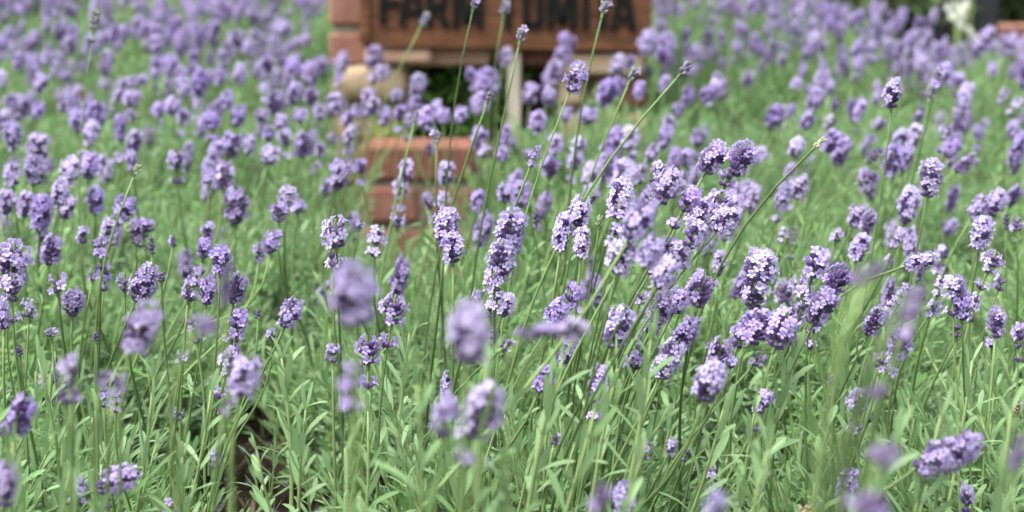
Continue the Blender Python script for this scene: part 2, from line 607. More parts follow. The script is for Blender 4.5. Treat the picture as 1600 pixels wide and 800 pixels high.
def brick_pier():
    rng = random.Random(8)
    xl, xr = on_plane(515, 100, PY).x, on_plane(1012, 100, PY).x
    nl, nr = on_plane(646, 100, PY).x, on_plane(868, 100, PY).x
    z_top, z_niche_top, z_niche_bot = .78, on_plane(600, 100, PY).z, on_plane(600, 214, PY).z
    root = empty('brick_pier', ((xl + xr) / 2, PY + .15, 0))
    tag(root, 'small red brick pier with a planted niche behind the wooden sign', 'brick pier')
    ox = Vector(root.location)

    def piece(name, lo, hi, mat, bev=.006, jit=.002, label=None):
        mb = MB()
        mb.box(Vector(lo) - ox, Vector(hi) - ox, 0, bev, jit, rng)
        o = mb.obj(name, [mat], root)
        if label: o['label'] = label
        return o
    # mortar core, set back 9 mm from the brick faces
    core = MB()
    for lo, hi in (((xl + .008, PY + .009, -.02), (nl - .008, PY + .29, z_top)), ((nr + .008, PY + .009, -.02), (xr - .008, PY + .29, z_top)),
                   ((nl - .008, PY + .012, z_niche_top + .012), (nr + .008, PY + .288, z_top - .003)), ((nl - .008, PY + .012, -.018), (nr + .008, PY + .288, z_niche_bot - .012)),
                   ((nl - .008, PY + .25, z_niche_bot - .012), (nr + .008, PY + .285, z_niche_top + .012))):
        core.box(Vector(lo) - ox, Vector(hi) - ox)
    core.obj('mortar', [M['mortar']], root)
    pitch, bh = .0735, .060
    c0 = on_plane(540, 100, PY).z - .004                        # a brick's lower edge is seen at y = 100
    k0 = -int(c0 / pitch) - 1
    kk = k0
    while c0 + kk * pitch < z_top - .02:
        z0 = max(-.015, c0 + kk * pitch)
        z1 = c0 + kk * pitch + bh
        kk += 1
        if z1 < .01:
            continue
        below, inside = z1 <= z_niche_bot + .03, (z0 > z_niche_bot - .03 and z1 < z_niche_top + .005)
        if inside:
            left_stone = z1 > z_niche_top - .115 - .02
            piece('brick' if not left_stone else 'sandstone_block', (xl, PY + .004, z0), (nl - rng.uniform(.0, .02), PY + .12, z1), M['sandstone'] if left_stone else M['brick'], .018 if left_stone else .006)
            xm = nr + .062
            piece('sandstone_block', (nr + rng.uniform(0, .008), PY - .018, z0), (xm - .006, PY + .13, z1), M['sandstone'], .012)
            piece('brick', (xm + .006, PY - .012, z0), (xr, PY + .12, z1), M['pale_brick'] if kk % 2 else M['brick'])
        else:
            x = xl
            first = True
            while x < xr - .02:
                ln = .098 if (first and kk % 2) else .205
                x1 = min(xr, x + ln)
                if xr - x1 < .05: x1 = xr
                first_row = abs(z0 - c0) < .01
                mat = M['pale_brick'] if (first_row and x1 > nl and x < nl + .05 and x > xl + .02) else M['brick']
                y0 = PY + rng.uniform(-.003, .003)
                piece('brick', (x, y0, z0), (x1 - .010 if x1 < xr else x1, y0 + .1, z1), mat)
                x = x1
                first = False
    # pale lintel slab seen under the left half of the sign
    a, b = on_plane(570, 100, PY - .03), on_plane(676, 74, PY - .03)
    piece('lintel_slab', (a.x, PY - .036, a.z), (b.x, PY + .06, b.z), M['pale_brick'], .008, .002, 'pale pink lintel slab under the sign')
    a, b = on_plane(866, 118, PY - .03), on_plane(1008, 84, PY - .03)
    piece('lintel_slab', (a.x, PY - .034, a.z), (b.x, PY + .06, b.z), M['sandstone'], .008, .002, 'pale sandy slab under the right end of the sign')
    # rounded sandstone boulder bedded in the left side of the niche
    c, e = on_plane(585, 133, PY - .02), on_plane(650, 166, PY - .02)
    bm = bmesh.new()
    bmesh.ops.create_icosphere(bm, subdivisions=3, radius=1)
    for v in bm.verts:
        k = 1 + .10 * noise.noise(v.co * 1.7)
        q = Vector([math.copysign(abs(t) ** .42, t) for t in v.co]) * k
        v.co = Vector((q.x * (e.x - c.x) * .86, q.y * .05, q.z * (c.z - e.z) * .86)) + c - ox + Vector((0, .045, 0))
    me = bpy.data.meshes.new('sandstone_boulder')
    bm.to_mesh(me)
    bm.free()
    me.materials.append(M['sandstone'])
    me.polygons.foreach_set('use_smooth', [True] * len(me.polygons))
    o = link(bpy.data.objects.new('sandstone_boulder', me), root)
    o['label'] = 'rounded pale sandstone beside the niche'
    return xl, xr, nl, nr, z_niche_bot, z_niche_top


XL, XR, NL, NR, ZNB, ZNT = brick_pier()


def brick_curb():
    """low brick wall in front of the pier, seen through the gap in the lavender"""
    rng = random.Random(21)
    Y = 3.14
    x0, x1 = on_plane(565, 230, Y).x, on_plane(765, 230, Y).x
    ztop = on_plane(640, 228, Y).z
    root = empty('brick_curb', ((x0 + x1) / 2, Y + .05, 0))
    tag(root, 'low red brick wall in the gap of the lavender below the sign', 'low wall')
    ox = Vector(root.location)
    core = MB()
    core.box(Vector((x0 + .006, Y + .008, -.02)) - ox, Vector((x1 - .006, Y + .094, ztop - .006)) - ox)
    core.obj('mortar', [M['mortar']], root)
    z, row = ztop - .006, 0
    z1 = ztop
    while z1 > .02:
        z0 = z1 - .061
        x = x0 - (.1 if row % 2 else 0)
        while x < x1 - .02:
            xa, xb = max(x0, x), min(x1, x + .205)
            if xb - xa > .03:
                mb = MB()
                y0 = Y + rng.uniform(-.003, .003)
                mb.box(Vector((xa, y0, max(-.01, z0))) - ox, Vector((xb - .010, y0 + .1, z1)) - ox, 0, .006, .002, rng)
                o = mb.obj('brick', [M['brick']], root)
            x += .205
        z1 -= .0735
        row += 1


brick_curb()


def wooden_sign():
    Y = PY - .030
    tilt = R(.75)                                      # the board hangs slightly low on its right side
    bl, br = on_plane(567, 75, Y), on_plane(1016, 80, Y)
    w = br.x - bl.x
    root = empty('wooden_sign', ((bl.x + br.x) / 2, Y, (bl.z + br.z) / 2))
    root.rotation_euler = (0, tilt, 0)
    tag(root, 'brown wooden sign board with black capital lettering fixed to the brick pier', 'sign')
    H = .225
    mb = MB()
    mb.box((-w / 2, -.012, 0), (w / 2, .022, H), 0, .004)
    mb.obj('board', [M['board']], root)
    mb = MB()
    mb.box((-w / 2 - .004, -.019, .012), (-w / 2 + .014, -.0125, H - .012), 0, .002)
    o = mb.obj('edge_strip', [M['board']], root)
    mpp = PY / FPX                                     # metres per photo pixel at the board
    cx, by = (567 + 1016) / 2, 77.5
    sw = 10.5 * mpp

    def stroke(mb, x0, y0, x1, y1, wd=sw):
        p, q = Vector((x0, 0, y0)), Vector((x1, 0, y1))
        d = (q - p)
        L = d.length
        d.normalize()
        s = Vector((d.z, 0, -d.x)) * wd / 2
        f, b = Vector((0, -.019, 0)), Vector((0, -.0118, 0))
        vs = [p - s + f, p + s + f, q + s + f, q - s + f, p - s + b, p + s + b, q + s + b, q - s + b]
        mb.add(vs, [(0, 3, 2, 1), (4, 5, 6, 7), (0, 1, 5, 4), (1, 2, 6, 5), (2, 3, 7, 6), (3, 0, 4, 7)])
    CH = 66 * mpp

    def letter(ch, xa, xb, ybase):
        """ch between photo columns xa..xb, foot at photo row ybase"""
        mb = MB()
        X0, X1 = (xa - cx) * mpp, (xb - cx) * mpp
        # height above the board's lower edge, following the tilt
        z = (by - ybase + (xa + xb - 2 * cx) / 2 * math.tan(tilt)) * mpp
        T, m_ = z + CH, (X0 + X1) / 2
        h = sw / 2
        if ch == 'F':
            stroke(mb, X0 + h, z, X0 + h, T)
            stroke(mb, X0 + sw + .0005, T - h, X1, T - h)
            stroke(mb, X0 + sw + .0005, z + CH * .48, X1 - h, z + CH * .48)
        elif ch == 'A':
            stroke(mb, X0 + h * .6, z, m_ - h * .5, T)
            stroke(mb, X1 - h * .6, z, m_ + h * .55, T - .001)
            mb2 = CH * .30
            stroke(mb, X0 + (m_ - X0) * .36 + h, z + mb2, X1 - (X1 - m_) * .36 - h, z + mb2, sw * .8)
        elif ch == 'R':
            stroke(mb, X0 + h, z, X0 + h, T)
            stroke(mb, X0 + sw + .0005, T - h, X1 - h, T - h)
            stroke(mb, X1 - h, T - sw - .0005, X1 - h, z + CH * .50 + h)
            stroke(mb, X0 + sw + .0005, z + CH * .46, X1 - h * .4, z + CH * .46)
            stroke(mb, X0 + sw * 1.7, z + CH * .46 - h - .0005, X1, z)
        elif ch == 'M':
            stroke(mb, X0 + h, z, X0 + h, T)
            stroke(mb, X1 - h, z, X1 - h, T)
            stroke(mb, X0 + sw + .001, T - h, m_ - h * .3, z + CH * .1)
            stroke(mb, X1 - sw - .001, T - h - .0007, m_ + h * .35, z + CH * .1)
        elif ch == 'T':
            stroke(mb, m_, z, m_, T - sw - .0005)
            stroke(mb, X0, T - h, X1, T - h)
        elif ch == 'O':
            stroke(mb, X0 + h, z + sw * .6, X0 + h, T - sw * .6)
            stroke(mb, X1 - h, z + sw * .6, X1 - h, T - sw * .6)
            stroke(mb, X0 + sw * .45, z + h, X1 - sw * .45, z + h)
            stroke(mb, X0 + sw * .45, T - h, X1 - sw * .45, T - h)
        elif ch == 'I':
            stroke(mb, m_, z, m_, T)
        o = mb.obj('letter', [M['letter']], root)
        o['label'] = 'black letter ' + ch
    for a in (('F', 596, 632, 37), ('A', 627, 665, 39), ('R', 667, 700, 41), ('M', 708, 755, 43),
              ('T', 776, 810, 45), ('O', 815, 847, 44), ('M', 853, 899, 44), ('I', 906, 918, 45), ('T', 922, 954, 46), ('A', 951, 988, 48)):
        letter(*a)


wooden_sign()


def white_post():
    Y = PY - .022
    a, b = on_plane(793, 205, Y), on_plane(814, 79.2, Y)
    mb = MB()
    mb.box((-(b.x - a.x) / 2, -.011, 0), ((b.x - a.x) / 2, .011, b.z), 0, .003)
    o = mb.obj('sign_post', [M['white_wood']])
    o.location = ((a.x + b.x) / 2, Y, 0)
    tag(o, 'weathered whitish wooden post standing below the middle of the sign', 'post')


white_post()


def leafy_plant(name, label, cat, base, rx, ry, h, n, leafsize, mat, seed, z0=.0, aspect=.45, stem_mat='wood_stem'):
    """bushy plant: stems from the ground and many small leaves spread through an uneven crown"""
    rng = random.Random(seed)
    root = empty(name, base)
    tag(root, label, cat)
    mb = MB()
    tips = []
    for i in range(max(5, n // 90)):
        th, r = rng.uniform(0, 6.28), rng.uniform(.2, 1)
        tip = Vector((math.cos(th) * r * rx, math.sin(th) * r * ry, z0 + (h - z0) * rng.uniform(.5, 1) * (1 - .3 * r)))
        tips.append(tip)
        mb.tube([Vector((0, 0, 0)), tip * .5 + Vector((0, 0, h * .08)), tip], [.006, .004, .0015], 5)
    mb.obj('stem', [M[stem_mat]], root, True)
    mb = MB()
    for i in range(n):
        t = rng.choice(tips)
        p = t * rng.uniform(.55, 1.0) + Vector((rng.gauss(0, rx * .16), rng.gauss(0, ry * .16), rng.gauss(0, h * .07)))
        if p.z < z0 * .8: continue
        d = Vector((rng.gauss(0, 1), rng.gauss(0, 1), rng.gauss(.4, .8))).normalized()
        s = leafsize * rng.uniform(.6, 1.3)
        w = s * aspect
        mt = frame_mat(p, d, rng.uniform(0, 6.28), 1)
        mb.add([(0, 0, 0), (-w * .5, s * .06, s * .45), (0, 0, s * .5), (w * .5, s * .06, s * .45), (0, -s * .05, s)], [(0, 2, 1), (0, 3, 2), (1, 2, 4), (2, 3, 4)], 0, mt)
    o = mb.obj('foliage', [M[mat]], root)
    o['kind'] = 'stuff'
    return root


p = on_plane(715, 200, PY + .09)
leafy_plant('shrub', 'dark green leafy shrub filling the niche under the sign', 'shrub', (p.x - .01, PY + .055, ZNB - .10), .14, .065, .31, 900, .030, 'dark_leaf', 4, .06)
p = on_plane(945, 200, 3.24)
leafy_plant('shrub', 'small lime green plant at the right foot of the brick pier', 'shrub', (p.x, 3.25, 0), .055, .05, p.z + .03, 420, .022, 'lime_leaf', 5, .12)
p = on_plane(618, 205, 3.27)
leafy_plant('shrub', 'small yellow green plant between low wall and the niche', 'shrub', (p.x, 3.285, 0), .09, .03, p.z + .02, 460, .020, 'lime_leaf', 6, .18)
p = on_plane(745, 215, 3.27)
leafy_plant('shrub', 'dark green plant growing behind the low brick wall', 'shrub', (p.x, 3.285, 0), .10, .03, p.z + .03, 520, .024, 'dark_leaf', 7, .18)


# ------------------------------------------------------------------ far background behind the lavender, right and left
def background():
    Y = 5.6
    # charcoal post
    a, b = on_plane(1524, 30, Y), on_plane(1558, 0, Y)
    mb = MB()
    w = (b.x - a.x) / 2
    mb.box((-w, -w, -.02), (w, w, 1.0), 0, .004)
    mb.box((-w - .012, -w - .012, 1.0), (w + .012, w + .012, 1.03), 0, .004)
    o = mb.obj('post', [M['charcoal']])
    o.location = ((a.x + b.x) / 2, Y, 0)
    tag(o, 'square charcoal post at the far right behind the lavender', 'post')
    # dark leaning stake left of the white flowers
    a, b = on_plane(1474, 42, Y), on_plane(1502, -10, Y)
    d = b - a
    mb = MB()
    mb.tube([a - d * 2.2, a, b, b + d * 3.0], [.022, .021, .02, .019], 8)
    o = mb.obj('stake', [M['charcoal']], None, True)
    tag(o, 'black leaning stake left of the white flowers', 'stake')
    # white flowering plant
    p = on_plane(1506, 25, Y - .2)
    root = empty('white_flower_plant', (p.x, Y - .2, 0))
    tag(root, 'tall white flowering plant beside the charcoal post', 'flowering plant')
    rng = random.Random(2)
    st, fl, lf = MB(), MB(), MB()
    for i in range(10):
        tip = Vector((rng.uniform(-.032, .032), rng.uniform(-.05, .05), rng.uniform(.16, .62)))
        st.tube([Vector((0, 0, 0)), tip * .5 + Vector((tip.x * .3, 0, 0)), tip], [.004, .003, .002], 5)
        for j in range(5):
            q = tip + Vector((rng.gauss(0, .012), rng.gauss(0, .012), rng.gauss(0, .02)))
            n = Vector((rng.uniform(-.6, .6), -1, rng.uniform(0, .8))).normalized()
            corolla_geo(fl, q, n, rng.uniform(.014, .021), rng, 0, Vector((0, 0, 1)))
        for j in range(6):
            v, f = LEAVES[rng.randrange(10)]
            lf.add(v, f, 0, frame_mat(tip * rng.uniform(.2, .85), Vector((rng.gauss(0, 1), rng.gauss(0, 1), .5)).normalized(), 0, .06))
    st.obj('stem', [M['shoot_stem']], root, True)
    fl.obj('blossom', [M['white_petal']], root)
    lf.obj('foliage', [M['dark_leaf']], root, True)
    # terracotta pots
    for (px, py, r, h, lab) in ((1472, 20, .06, .17, 'terracotta pot behind the lavender left of the leaning stake'),):
        q = on_plane(px, py, Y + .1)
        root = empty('flower_pot', (q.x, Y + .1 + (.3 if px == 1472 else 0), 0))
        tag(root, lab, 'flower pot')
        prof = [(r * .66, 0), (r * .92, h * .8), (r * .93, h * .8), (r * 1.05, h * .8), (r * 1.07, h), (r * .95, h), (r * .9, h * .86)]
        mb = MB()
        S = 20
        for (rr, zz) in prof:
            for k in range(S):
                mb.v.append(Vector((math.cos(6.2832 * k / S) * rr, math.sin(6.2832 * k / S) * rr, zz)))
        for i in range(len(prof) - 1):
            for k in range(S):
                k2 = (k + 1) % S
                mb.f.append((i * S + k, i * S + k2, i * S + S + k2, i * S + S + k)); mb.m.append(0)
        mb.f.append(tuple(range(S))); mb.m.append(0)
        mb.obj('pot', [M['terracotta']], root, True)
        mb = MB()
        mb.v = [Vector((math.cos(6.2832 * k / S) * r * .9, math.sin(6.2832 * k / S) * r * .9, h * .86)) for k in range(S)]
        mb.f = [tuple(range(S))]; mb.m = [0]
        mb.obj('soil', [M['soil']], root)
    # low brick wall at the far right
    Yw = 5.75
    xa, xb = on_plane(1562, 50, Yw).x, 2.3
    zt = on_plane(1590, 40, Yw).z
    root = empty('brick_wall', ((xa + xb) / 2, Yw, 0))
    tag(root, 'low red brick wall at the far right edge behind the lavender', 'low wall')
    ox = Vector(root.location)
    mb = MB()
    mb.box(Vector((xa + .006, Yw + .008, -.02)) - ox, Vector((xb - .006, Yw + .094, zt - .006)) - ox)
    mb.obj('mortar', [M['mortar']], root)
    z1, row = zt, 0
    while z1 > .02:
        x = xa - (.1 if row % 2 else 0)
        while x < xb - .02:
            a_, b_ = max(xa, x), min(xb, x + .205)
            if b_ - a_ > .03:
                mb = MB()
                mb.box(Vector((a_, Yw, max(-.01, z1 - .061))) - ox, Vector((b_ - .010, Yw + .1, z1)) - ox, 0, .006, .002, rng)
                mb.obj('brick', [M['brick']], root)
            x += .205
        z1 -= .0735
        row += 1
    # dark shrubs
    for i, (px, Yb, rx, h, n, mat, lab) in enumerate((
            (1420, 5.5, .26, .55, 1300, 'deep_leaf', 'dark green shrub behind the right lavender bed'),
            (1600, 6.1, .30, .75, 1500, 'deep_leaf', 'dark green shrub at the far right behind the pots'),
            (1330, 5.9, .28, .50, 1300, 'deep_leaf', 'low dark shrub left of its neighbour behind the right lavender bed'),
            (20, 6.0, .30, .50, 900, 'deep_leaf', 'dark shrub in the far top left corner'))):
        q = on_plane(px, 0, Yb)
        leafy_plant('shrub', lab, 'shrub', (q.x, Yb + .2, 0), rx, .22, h, n, .06, mat, 60 + i, .02)


background()

# ------------------------------------------------------------------ lavender bushes
# (X, distance, radius, stature, label)
BUSHES = [
    (-.22, .66, .20, .86, 'nearest lavender bush left of centre, its strongly blurred flower heads rising into view'),
    (.22, .62, .20, .86, 'nearest lavender bush right of centre with blurred dark purple heads rising into view'),
    (-.415, 1.20, .20, 1.0, 'lavender bush in the front left corner with dense grey green shoots'),
    (.01, 1.20, .135, 1.0, 'front middle lavender bush between the two dark gaps'),
    (.385, 1.20, .215, 1.0, 'lavender bush in the front right corner, right of the dark gap'),
    (-.50, 1.68, .22, 1.0, 'lavender bush at the left edge behind the front left corner bush'),
    (-.04, 1.66, .155, 1.0, 'lavender bush left of centre behind the strongly blurred flower heads'),
    (.23, 1.60, .21, 1.03, 'lavender bush right of centre with the thickest cluster of sharp heads'),
    (.60, 1.70, .21, 1.0, 'lavender bush at the right edge behind the front right corner bush'),
    (-.56, 2.18, .23, 1.0, 'lavender bush on the left in the middle distance with slightly blurred heads'),
    (-.27, 2.05, .16, .96, 'lavender bush just left of the gap that shows the low brick wall'),
    (.13, 2.12, .20, 1.0, 'lavender bush just right of the gap that shows the low brick wall'),
    (.52, 2.20, .23, 1.0, 'lavender bush on the right in the middle distance with scattered blurred heads'),
    (-.86, 2.75, .26, 1.0, 'lavender bush further back at the left edge'),
    (-.46, 2.70, .22, 1.0, 'lavender bush in front of the left side of the brick pier'),
    (.16, 2.74, .21, 1.02, 'lavender bush in front of the niche and white post'),
    (.55, 2.82, .24, 1.0, 'lavender bush in front of the right edge of the sign'),
    (.92, 2.76, .25, 1.0, 'lavender bush further back at the right edge'),
    (-1.08, 3.40, .30, 1.02, 'far lavender bush at the left edge with heads blurred into a purple haze'),
    (-.62, 3.42, .27, 1.02, 'far lavender bush directly left of the brick pier'),
    (.54, 3.45, .27, 1.02, 'far lavender bush directly right of the brick pier'),
    (1.00, 3.42, .27, 1.0, 'far lavender bush in front of the charcoal post'),
    (-1.10, 4.05, .33, 1.08, 'rear lavender bush in the top left corner'),
    (-.52, 4.10, .30, 1.08, 'rear lavender bush behind the left side of the brick pier'),
    (.52, 4.05, .30, 1.08, 'rear lavender bush behind the right side of the sign'),
    (.98, 3.90, .22, .93, 'rear lavender bush nearest to the dark shrubs at the top right'),
    (-.80, 4.75, .46, 1.16, 'last lavender bush at the back of the left bed'),
    (.60, 4.75, .34, 1.12, 'last lavender bush at the back of the right bed'),
]
BROOT = []
for (X, Y, r, s, lab) in BUSHES:
    e = empty('lavender_bush', (X, Y, bed(Y)))
    tag(e, lab, 'lavender bush', 'lavender bushes planted in rows')
    BROOT.append(e)

# ---- flower stalks read from the photograph: x y width length [tilt] kind [distance]
# kinds: p full bloom, s part open, d dark, k slim bud, g green bud, y dried
SPEC = """
94 47 26 32|149 28 16 36 10 k 1.7|243 50 24 26|246 70 26 30|242 94 14 18|243 115 14 20|284 68 24 40|270 100 24 28|313 128 30 46|288 135 26 26|167 97 26 40
210 128 22 46 75|205 153 26 24|65 128 30 30|75 83 18 14|130 145 14 22 0 y|150 175 40 42|122 188 32 38|35 165 32 36|60 172 24 30|10 188 30 40|345 120 24 24|375 115 26 34|355 155 24 30|373 180 26 34
372 60 28 28|388 72 22 24|250 170 26 24|270 165 28 30|286 181 28 26|330 188 34 26|348 84 18 18|210 155 20 20|310 50 22 26|180 50 22 26|55 60 26 28|30 95 24 30|110 70 24 24
440 45 28 28|430 62 18 18|417 100 24 26|458 105 32 32|505 100 24 26|535 97 26 36|530 118 14 16|485 115 30 40|415 137 18 18|585 88 30 38 25|598 112 24 24|585 122 18 20|460 145 28 34|430 158 34 36|487 150 24 28|525 162 34 36
500 175 24 24|470 180 26 24|575 150 24 24|583 165 26 28|620 148 22 22|653 135 28 40|650 158 20 18|600 180 24 30|625 176 24 26|682 172 26 32|665 184 30 36|650 180 8 26 14 k 1.55|720 180 28 28|735 115 18 22|760 130 44 52|752 160 36 36|790 88 24 32
766 148 10 20 20 k 1.45|693 180 22 24|410 180 24 24|440 190 24 26|665 28 13 26 28 k 2.2|742 2 9 22 14 k 1.5|790 10 13 24 12 k 1.9|545 185 24 26|560 172 22 24|640 190 22 24
815 50 12 27 12 k 1.42|898 42 34 34|882 60 22 20|892 66 20 20|880 90 32 42|868 112 28 36|860 120 26 34|900 119 36 48 22 p 1.38|830 145 30 34|858 150 26 30|1013 65 36 40|1042 68 30 38|1036 86 24 24|965 100 28 34|985 97 18 22|990 112 10 30 22 k 1.5
950 145 34 44|966 136 26 30|1074 104 13 30 42 k 1.36|1075 150 24 32|1060 170 20 22|1110 145 28 38 45|1040 130 22 24|1120 120 16 18|885 178 22 26|920 180 34 28|840 190 30 36|1045 190 24 24|945 8 12 26 15 k 1.5|955 30 20 22|1088 80 22 26|1000 140 22 26
1395 145 38 46 5 p 1.42|1373 150 18 28|1467 113 11 24 10 k 1.7|1456 138 13 30 12 k 1.7|1335 120 10 20 20 k 2.0|1298 135 16 24|1275 155 30 38|1305 162 14 26 0 s|1245 130 20 20|1210 180 34 40|1236 172 14 24|1262 188 26 30|1298 190 22 26|1345 172 22 32|1375 193 24 22|1437 180 18 36 18 s
1510 145 24 36|1505 165 26 30|1500 190 28 44|1590 105 20 40|1570 145 14 16|1590 160 18 20|1490 125 16 28|1545 55 26 30|1575 72 24 26|1410 25 20 30|1458 28 16 34|1530 75 24 24|1440 100 22 28
60 230 38 38|20 212 28 40|55 265 40 40|20 272 28 32|110 266 34 40|140 258 32 40|95 300 30 38|105 322 30 36|142 207 28 40|210 220 26 34|205 250 18 30|187 245 16 16|148 312 30 38|40 318 24 36|65 330 32 56 10|10 315 24 36|130 365 18 26
80 390 34 42|195 325 38 38|175 360 34 42|212 360 22 36|158 386 22 26|237 380 14 30 0 d|275 248 28 28|215 262 8 18 25 g 1.35|340 238 30 32|362 225 34 38|390 226 22 28|352 258 18 18|350 276 34 34|325 275 18 20|367 320 38 54 0 s|325 360 24 28|320 386 26 32|272 375 14 20
424 242 28 30 20|445 213 24 26|420 208 22 24|475 225 32 36|500 232 18 22|520 215 16 16|547 210 24 32|545 230 16 18|533 272 30 46|526 255 18 18|563 260 22 22|450 305 30 30|437 330 28 30|467 322 20 20|425 378 26 32|405 392 18 26|525 363 43 44 0 p 1.25
547 340 14 16|563 350 13 14|518 400 16 30 0 s 1.25|635 265 22 32|625 296 26 26|622 342 20 24|590 366 24 26|670 230 16 18|677 206 14 14|683 213 9 22 2 k 1.5|698 270 26 32|669 312 18 28 -10|693 305 18 14|747 312 20 32 10|697 355 38 56 5 p 1.3|708 386 34 42 0 p 1.27
750 215 30 32|790 210 20 28|785 240 20 24|757 234 18 20|790 300 24 28|798 360 44 74 10 p 1.28|783 405 40 60 8 p 1.25|772 438 32 34 0 p 1.22
838 236 14 20 20 p 1.3|868 225 24 30|860 260 28 32|825 240 16 16|815 302 30 38 10|900 250 24 28|905 225 24 26|960 225 38 54 15|985 215 28 34|948 262 34 40|975 268 34 40|925 275 30 42|925 302 24 28|970 300 36 44 15 p 1.3|968 325 30 30 10 p 1.25
1040 212 24 34|1020 238 20 30|1073 245 26 26|1092 215 24 26|1117 245 40 50 30 p 1.32|1160 246 42 52 30 p 1.3|1135 276 26 28 20 p 1.3|1000 272 26 30 20|1030 270 32 34 20 p 1.3|1045 290 44 52 30 p 1.1|1080 310 36 40 30 p 1.15|905 335 36 52 12 p 1.28|880 362 32 52 8 p 1.27|910 378 30 42 5 p 1.25
1000 340 46 66 25 p .95|972 392 46 62 12 p 1.05|1018 390 38 50 20 p .95|1120 320 40 44 30 p 1.25|1095 332 40 46 30 p 1.25|1085 366 38 42 25 p 1.22|1137 342 38 46 40 p 1.22|1175 310 28 42 15|1040 386 32 36 30 p 1.2|1060 398 38 38 30 p 1.15|937 343 8 18 5 g 1.3|838 336 14 24 0 d|1125 410 20 36 5
1245 230 24 32|1225 305 22 42|1250 290 28 36|1236 266 18 24|1315 235 26 46|1300 220 30 32|1283 221 8 24 48 g 1.3|1370 240 24 32 50 d|1360 276 26 36 60 d|1395 250 30 46|1416 246 24 36|1408 215 24 28|1430 212 28 32|1455 275 36 58 10 p 1.4|1490 228 28 38|1478 205 24 28|1510 255 24 36 50
1420 320 34 54 10|1340 335 26 36|1358 346 24 36|1345 386 32 38|1310 366 18 22|1405 370 20 32|1530 322 26 36|1557 316 28 40|1590 230 24 52|1585 305 20 34|1590 347 18 26 0 d|1573 342 14 28 0 d|1535 362 32 52 5 p 1.35|1275 408 44 46 15 p 1.22|1225 362 12 14
20 408 54 60 10 p 1.25|18 448 36 40 0 p 1.22|90 440 24 28|115 472 34 42 10|165 426 16 22|147 428 14 18|226 440 40 58 25 p 1.28|195 440 22 26|252 430 14 18 0 d|45 480 22 28|6 492 22 42|30 547 14 14 0 d|80 522 20 18 0 s|220 510 56 78 28 p .84|110 576 30 50 5 s .82|160 587 22 26 20 p .82|185 597 12 32 20 p .84
345 405 34 42 5 p 1.28|305 432 22 28|325 452 26 42|370 450 32 46 15|295 456 20 24|353 440 20 70 5 d .62|300 505 18 24 -10|372 502 34 40|365 525 24 24 0 d|285 556 16 16|357 566 30 42 15 p 1.15|384 586 46 60 20 p .88|335 597 18 20|330 508 22 40 80 d .6|150 525 10 14 0 d
455 488 34 48 25 p 1.22|425 525 18 20 0 s|403 490 9 14 0 d|532 418 10 18 10|550 458 72 88 0 p .68|615 482 42 46 10 p 1.2|575 545 38 44 0 p 1.17|520 550 20 30 0|548 586 34 42 0 p .72|733 518 70 84 5 p .66|745 466 9 32 15 s|766 482 20 26 0 s|790 476 30 36 20|795 536 20 24 50|698 592 16 24 0|770 518 12 16
895 462 28 38 20 p 1.2|872 486 34 40 30 p 1.18|850 518 18 60 80 d .70|892 516 18 60 86 s .72|967 508 42 66 18 p 1.16|888 547 20 54 18 p 1.18|850 590 30 42 20 p 1.15|935 598 30 56 8 p 1.14|1003 463 22 22 20|1095 450 42 52 12 p 1.17|1040 425 36 50 30 p 1.0|1035 480 38 48 25 p 1.18|1060 470 36 42 25 p 1.2
1070 522 34 62 25 p 1.17|1045 560 42 62 25 p 1.15|1020 505 28 34 20|995 560 26 32 15|1005 532 20 30 15|1125 548 38 46 10 p 1.15|1110 594 48 62 15 p 1.0|1185 425 54 66 10 p 1.2|1180 462 44 42 10 p 1.2|1185 510 50 52 30 p 1.15|1160 522 34 40 20|1186 560 18 24 40
1248 445 24 28 -15 p 1.2|1310 436 40 48 35 p 1.2|1286 478 42 58 25 p 1.18|1222 512 50 58 20 p 1.14|1245 490 32 36 15|1275 502 26 32|1374 418 22 34 50 d .58|1347 432 22 30 30 d .56|1440 410 30 46 75 p 1.25|1436 460 24 38 80 d .56|1428 488 24 40 70 d .58|1415 452 18 20|1460 480 20 24|1395 470 12 16
1367 502 34 44 20 p 1.2|1405 535 38 42 10 p 1.17|1420 520 26 34 40 d .7|1378 563 26 26 10|1490 446 36 34 0 p 1.2|1503 474 30 46 -5 p 1.2|1495 512 22 26 0 s|1557 502 28 44 5 p 1.22|1550 540 18 24 0 s|1565 440 20 26|1525 470 16 26|1592 522 16 38 0 s|1300 590 16 20 0 d|1262 522 12 14 0 y|1550 408 34 34 20|1470 440 14 18
32 648 42 62 22 p .92|5 675 14 32 10 s .95|10 756 30 64 5 p .84|98 619 12 16 -5 d .85|116 618 12 16 5 d .85|162 612 12 18 0|182 620 12 18 5|185 750 42 64 65 p 1.02|115 770 26 32 10|128 758 18 22|355 630 22 34 20 p .85|278 646 12 20|338 712 10 12|170 792 18 22 0 s|265 790 18 22 0 y
755 640 56 88 22 p .78|700 632 36 38 10 p .74|696 606 10 18|765 720 14 24 0 d|868 685 12 18|1012 697 12 14|1050 696 18 24 20|1074 706 18 30 30 s|1193 626 26 36 20|1130 681 12 14|1112 736 12 22|976 780 36 48 0 p .98|940 770 26 50 5 d .58|1120 782 30 50 0 p .58
1340 628 33 40 0 p 1.15|1376 610 26 34 70 d .62|1390 705 40 50 40 d .56|1484 708 56 100 62 p .95|1325 752 28 42 10|1310 776 20 24 0 s|1362 782 48 56 30 d .52|1268 796 26 30 70 y|1592 700 26 64 10 d .66|1510 776 22 46 0 s|1590 635 12 16 0 y|1205 618 14 22
"""
KIND = {'p': 'full', 's': 'sparse', 'd': 'dark', 'k': 'bud', 'g': 'green', 'y': 'dry'}


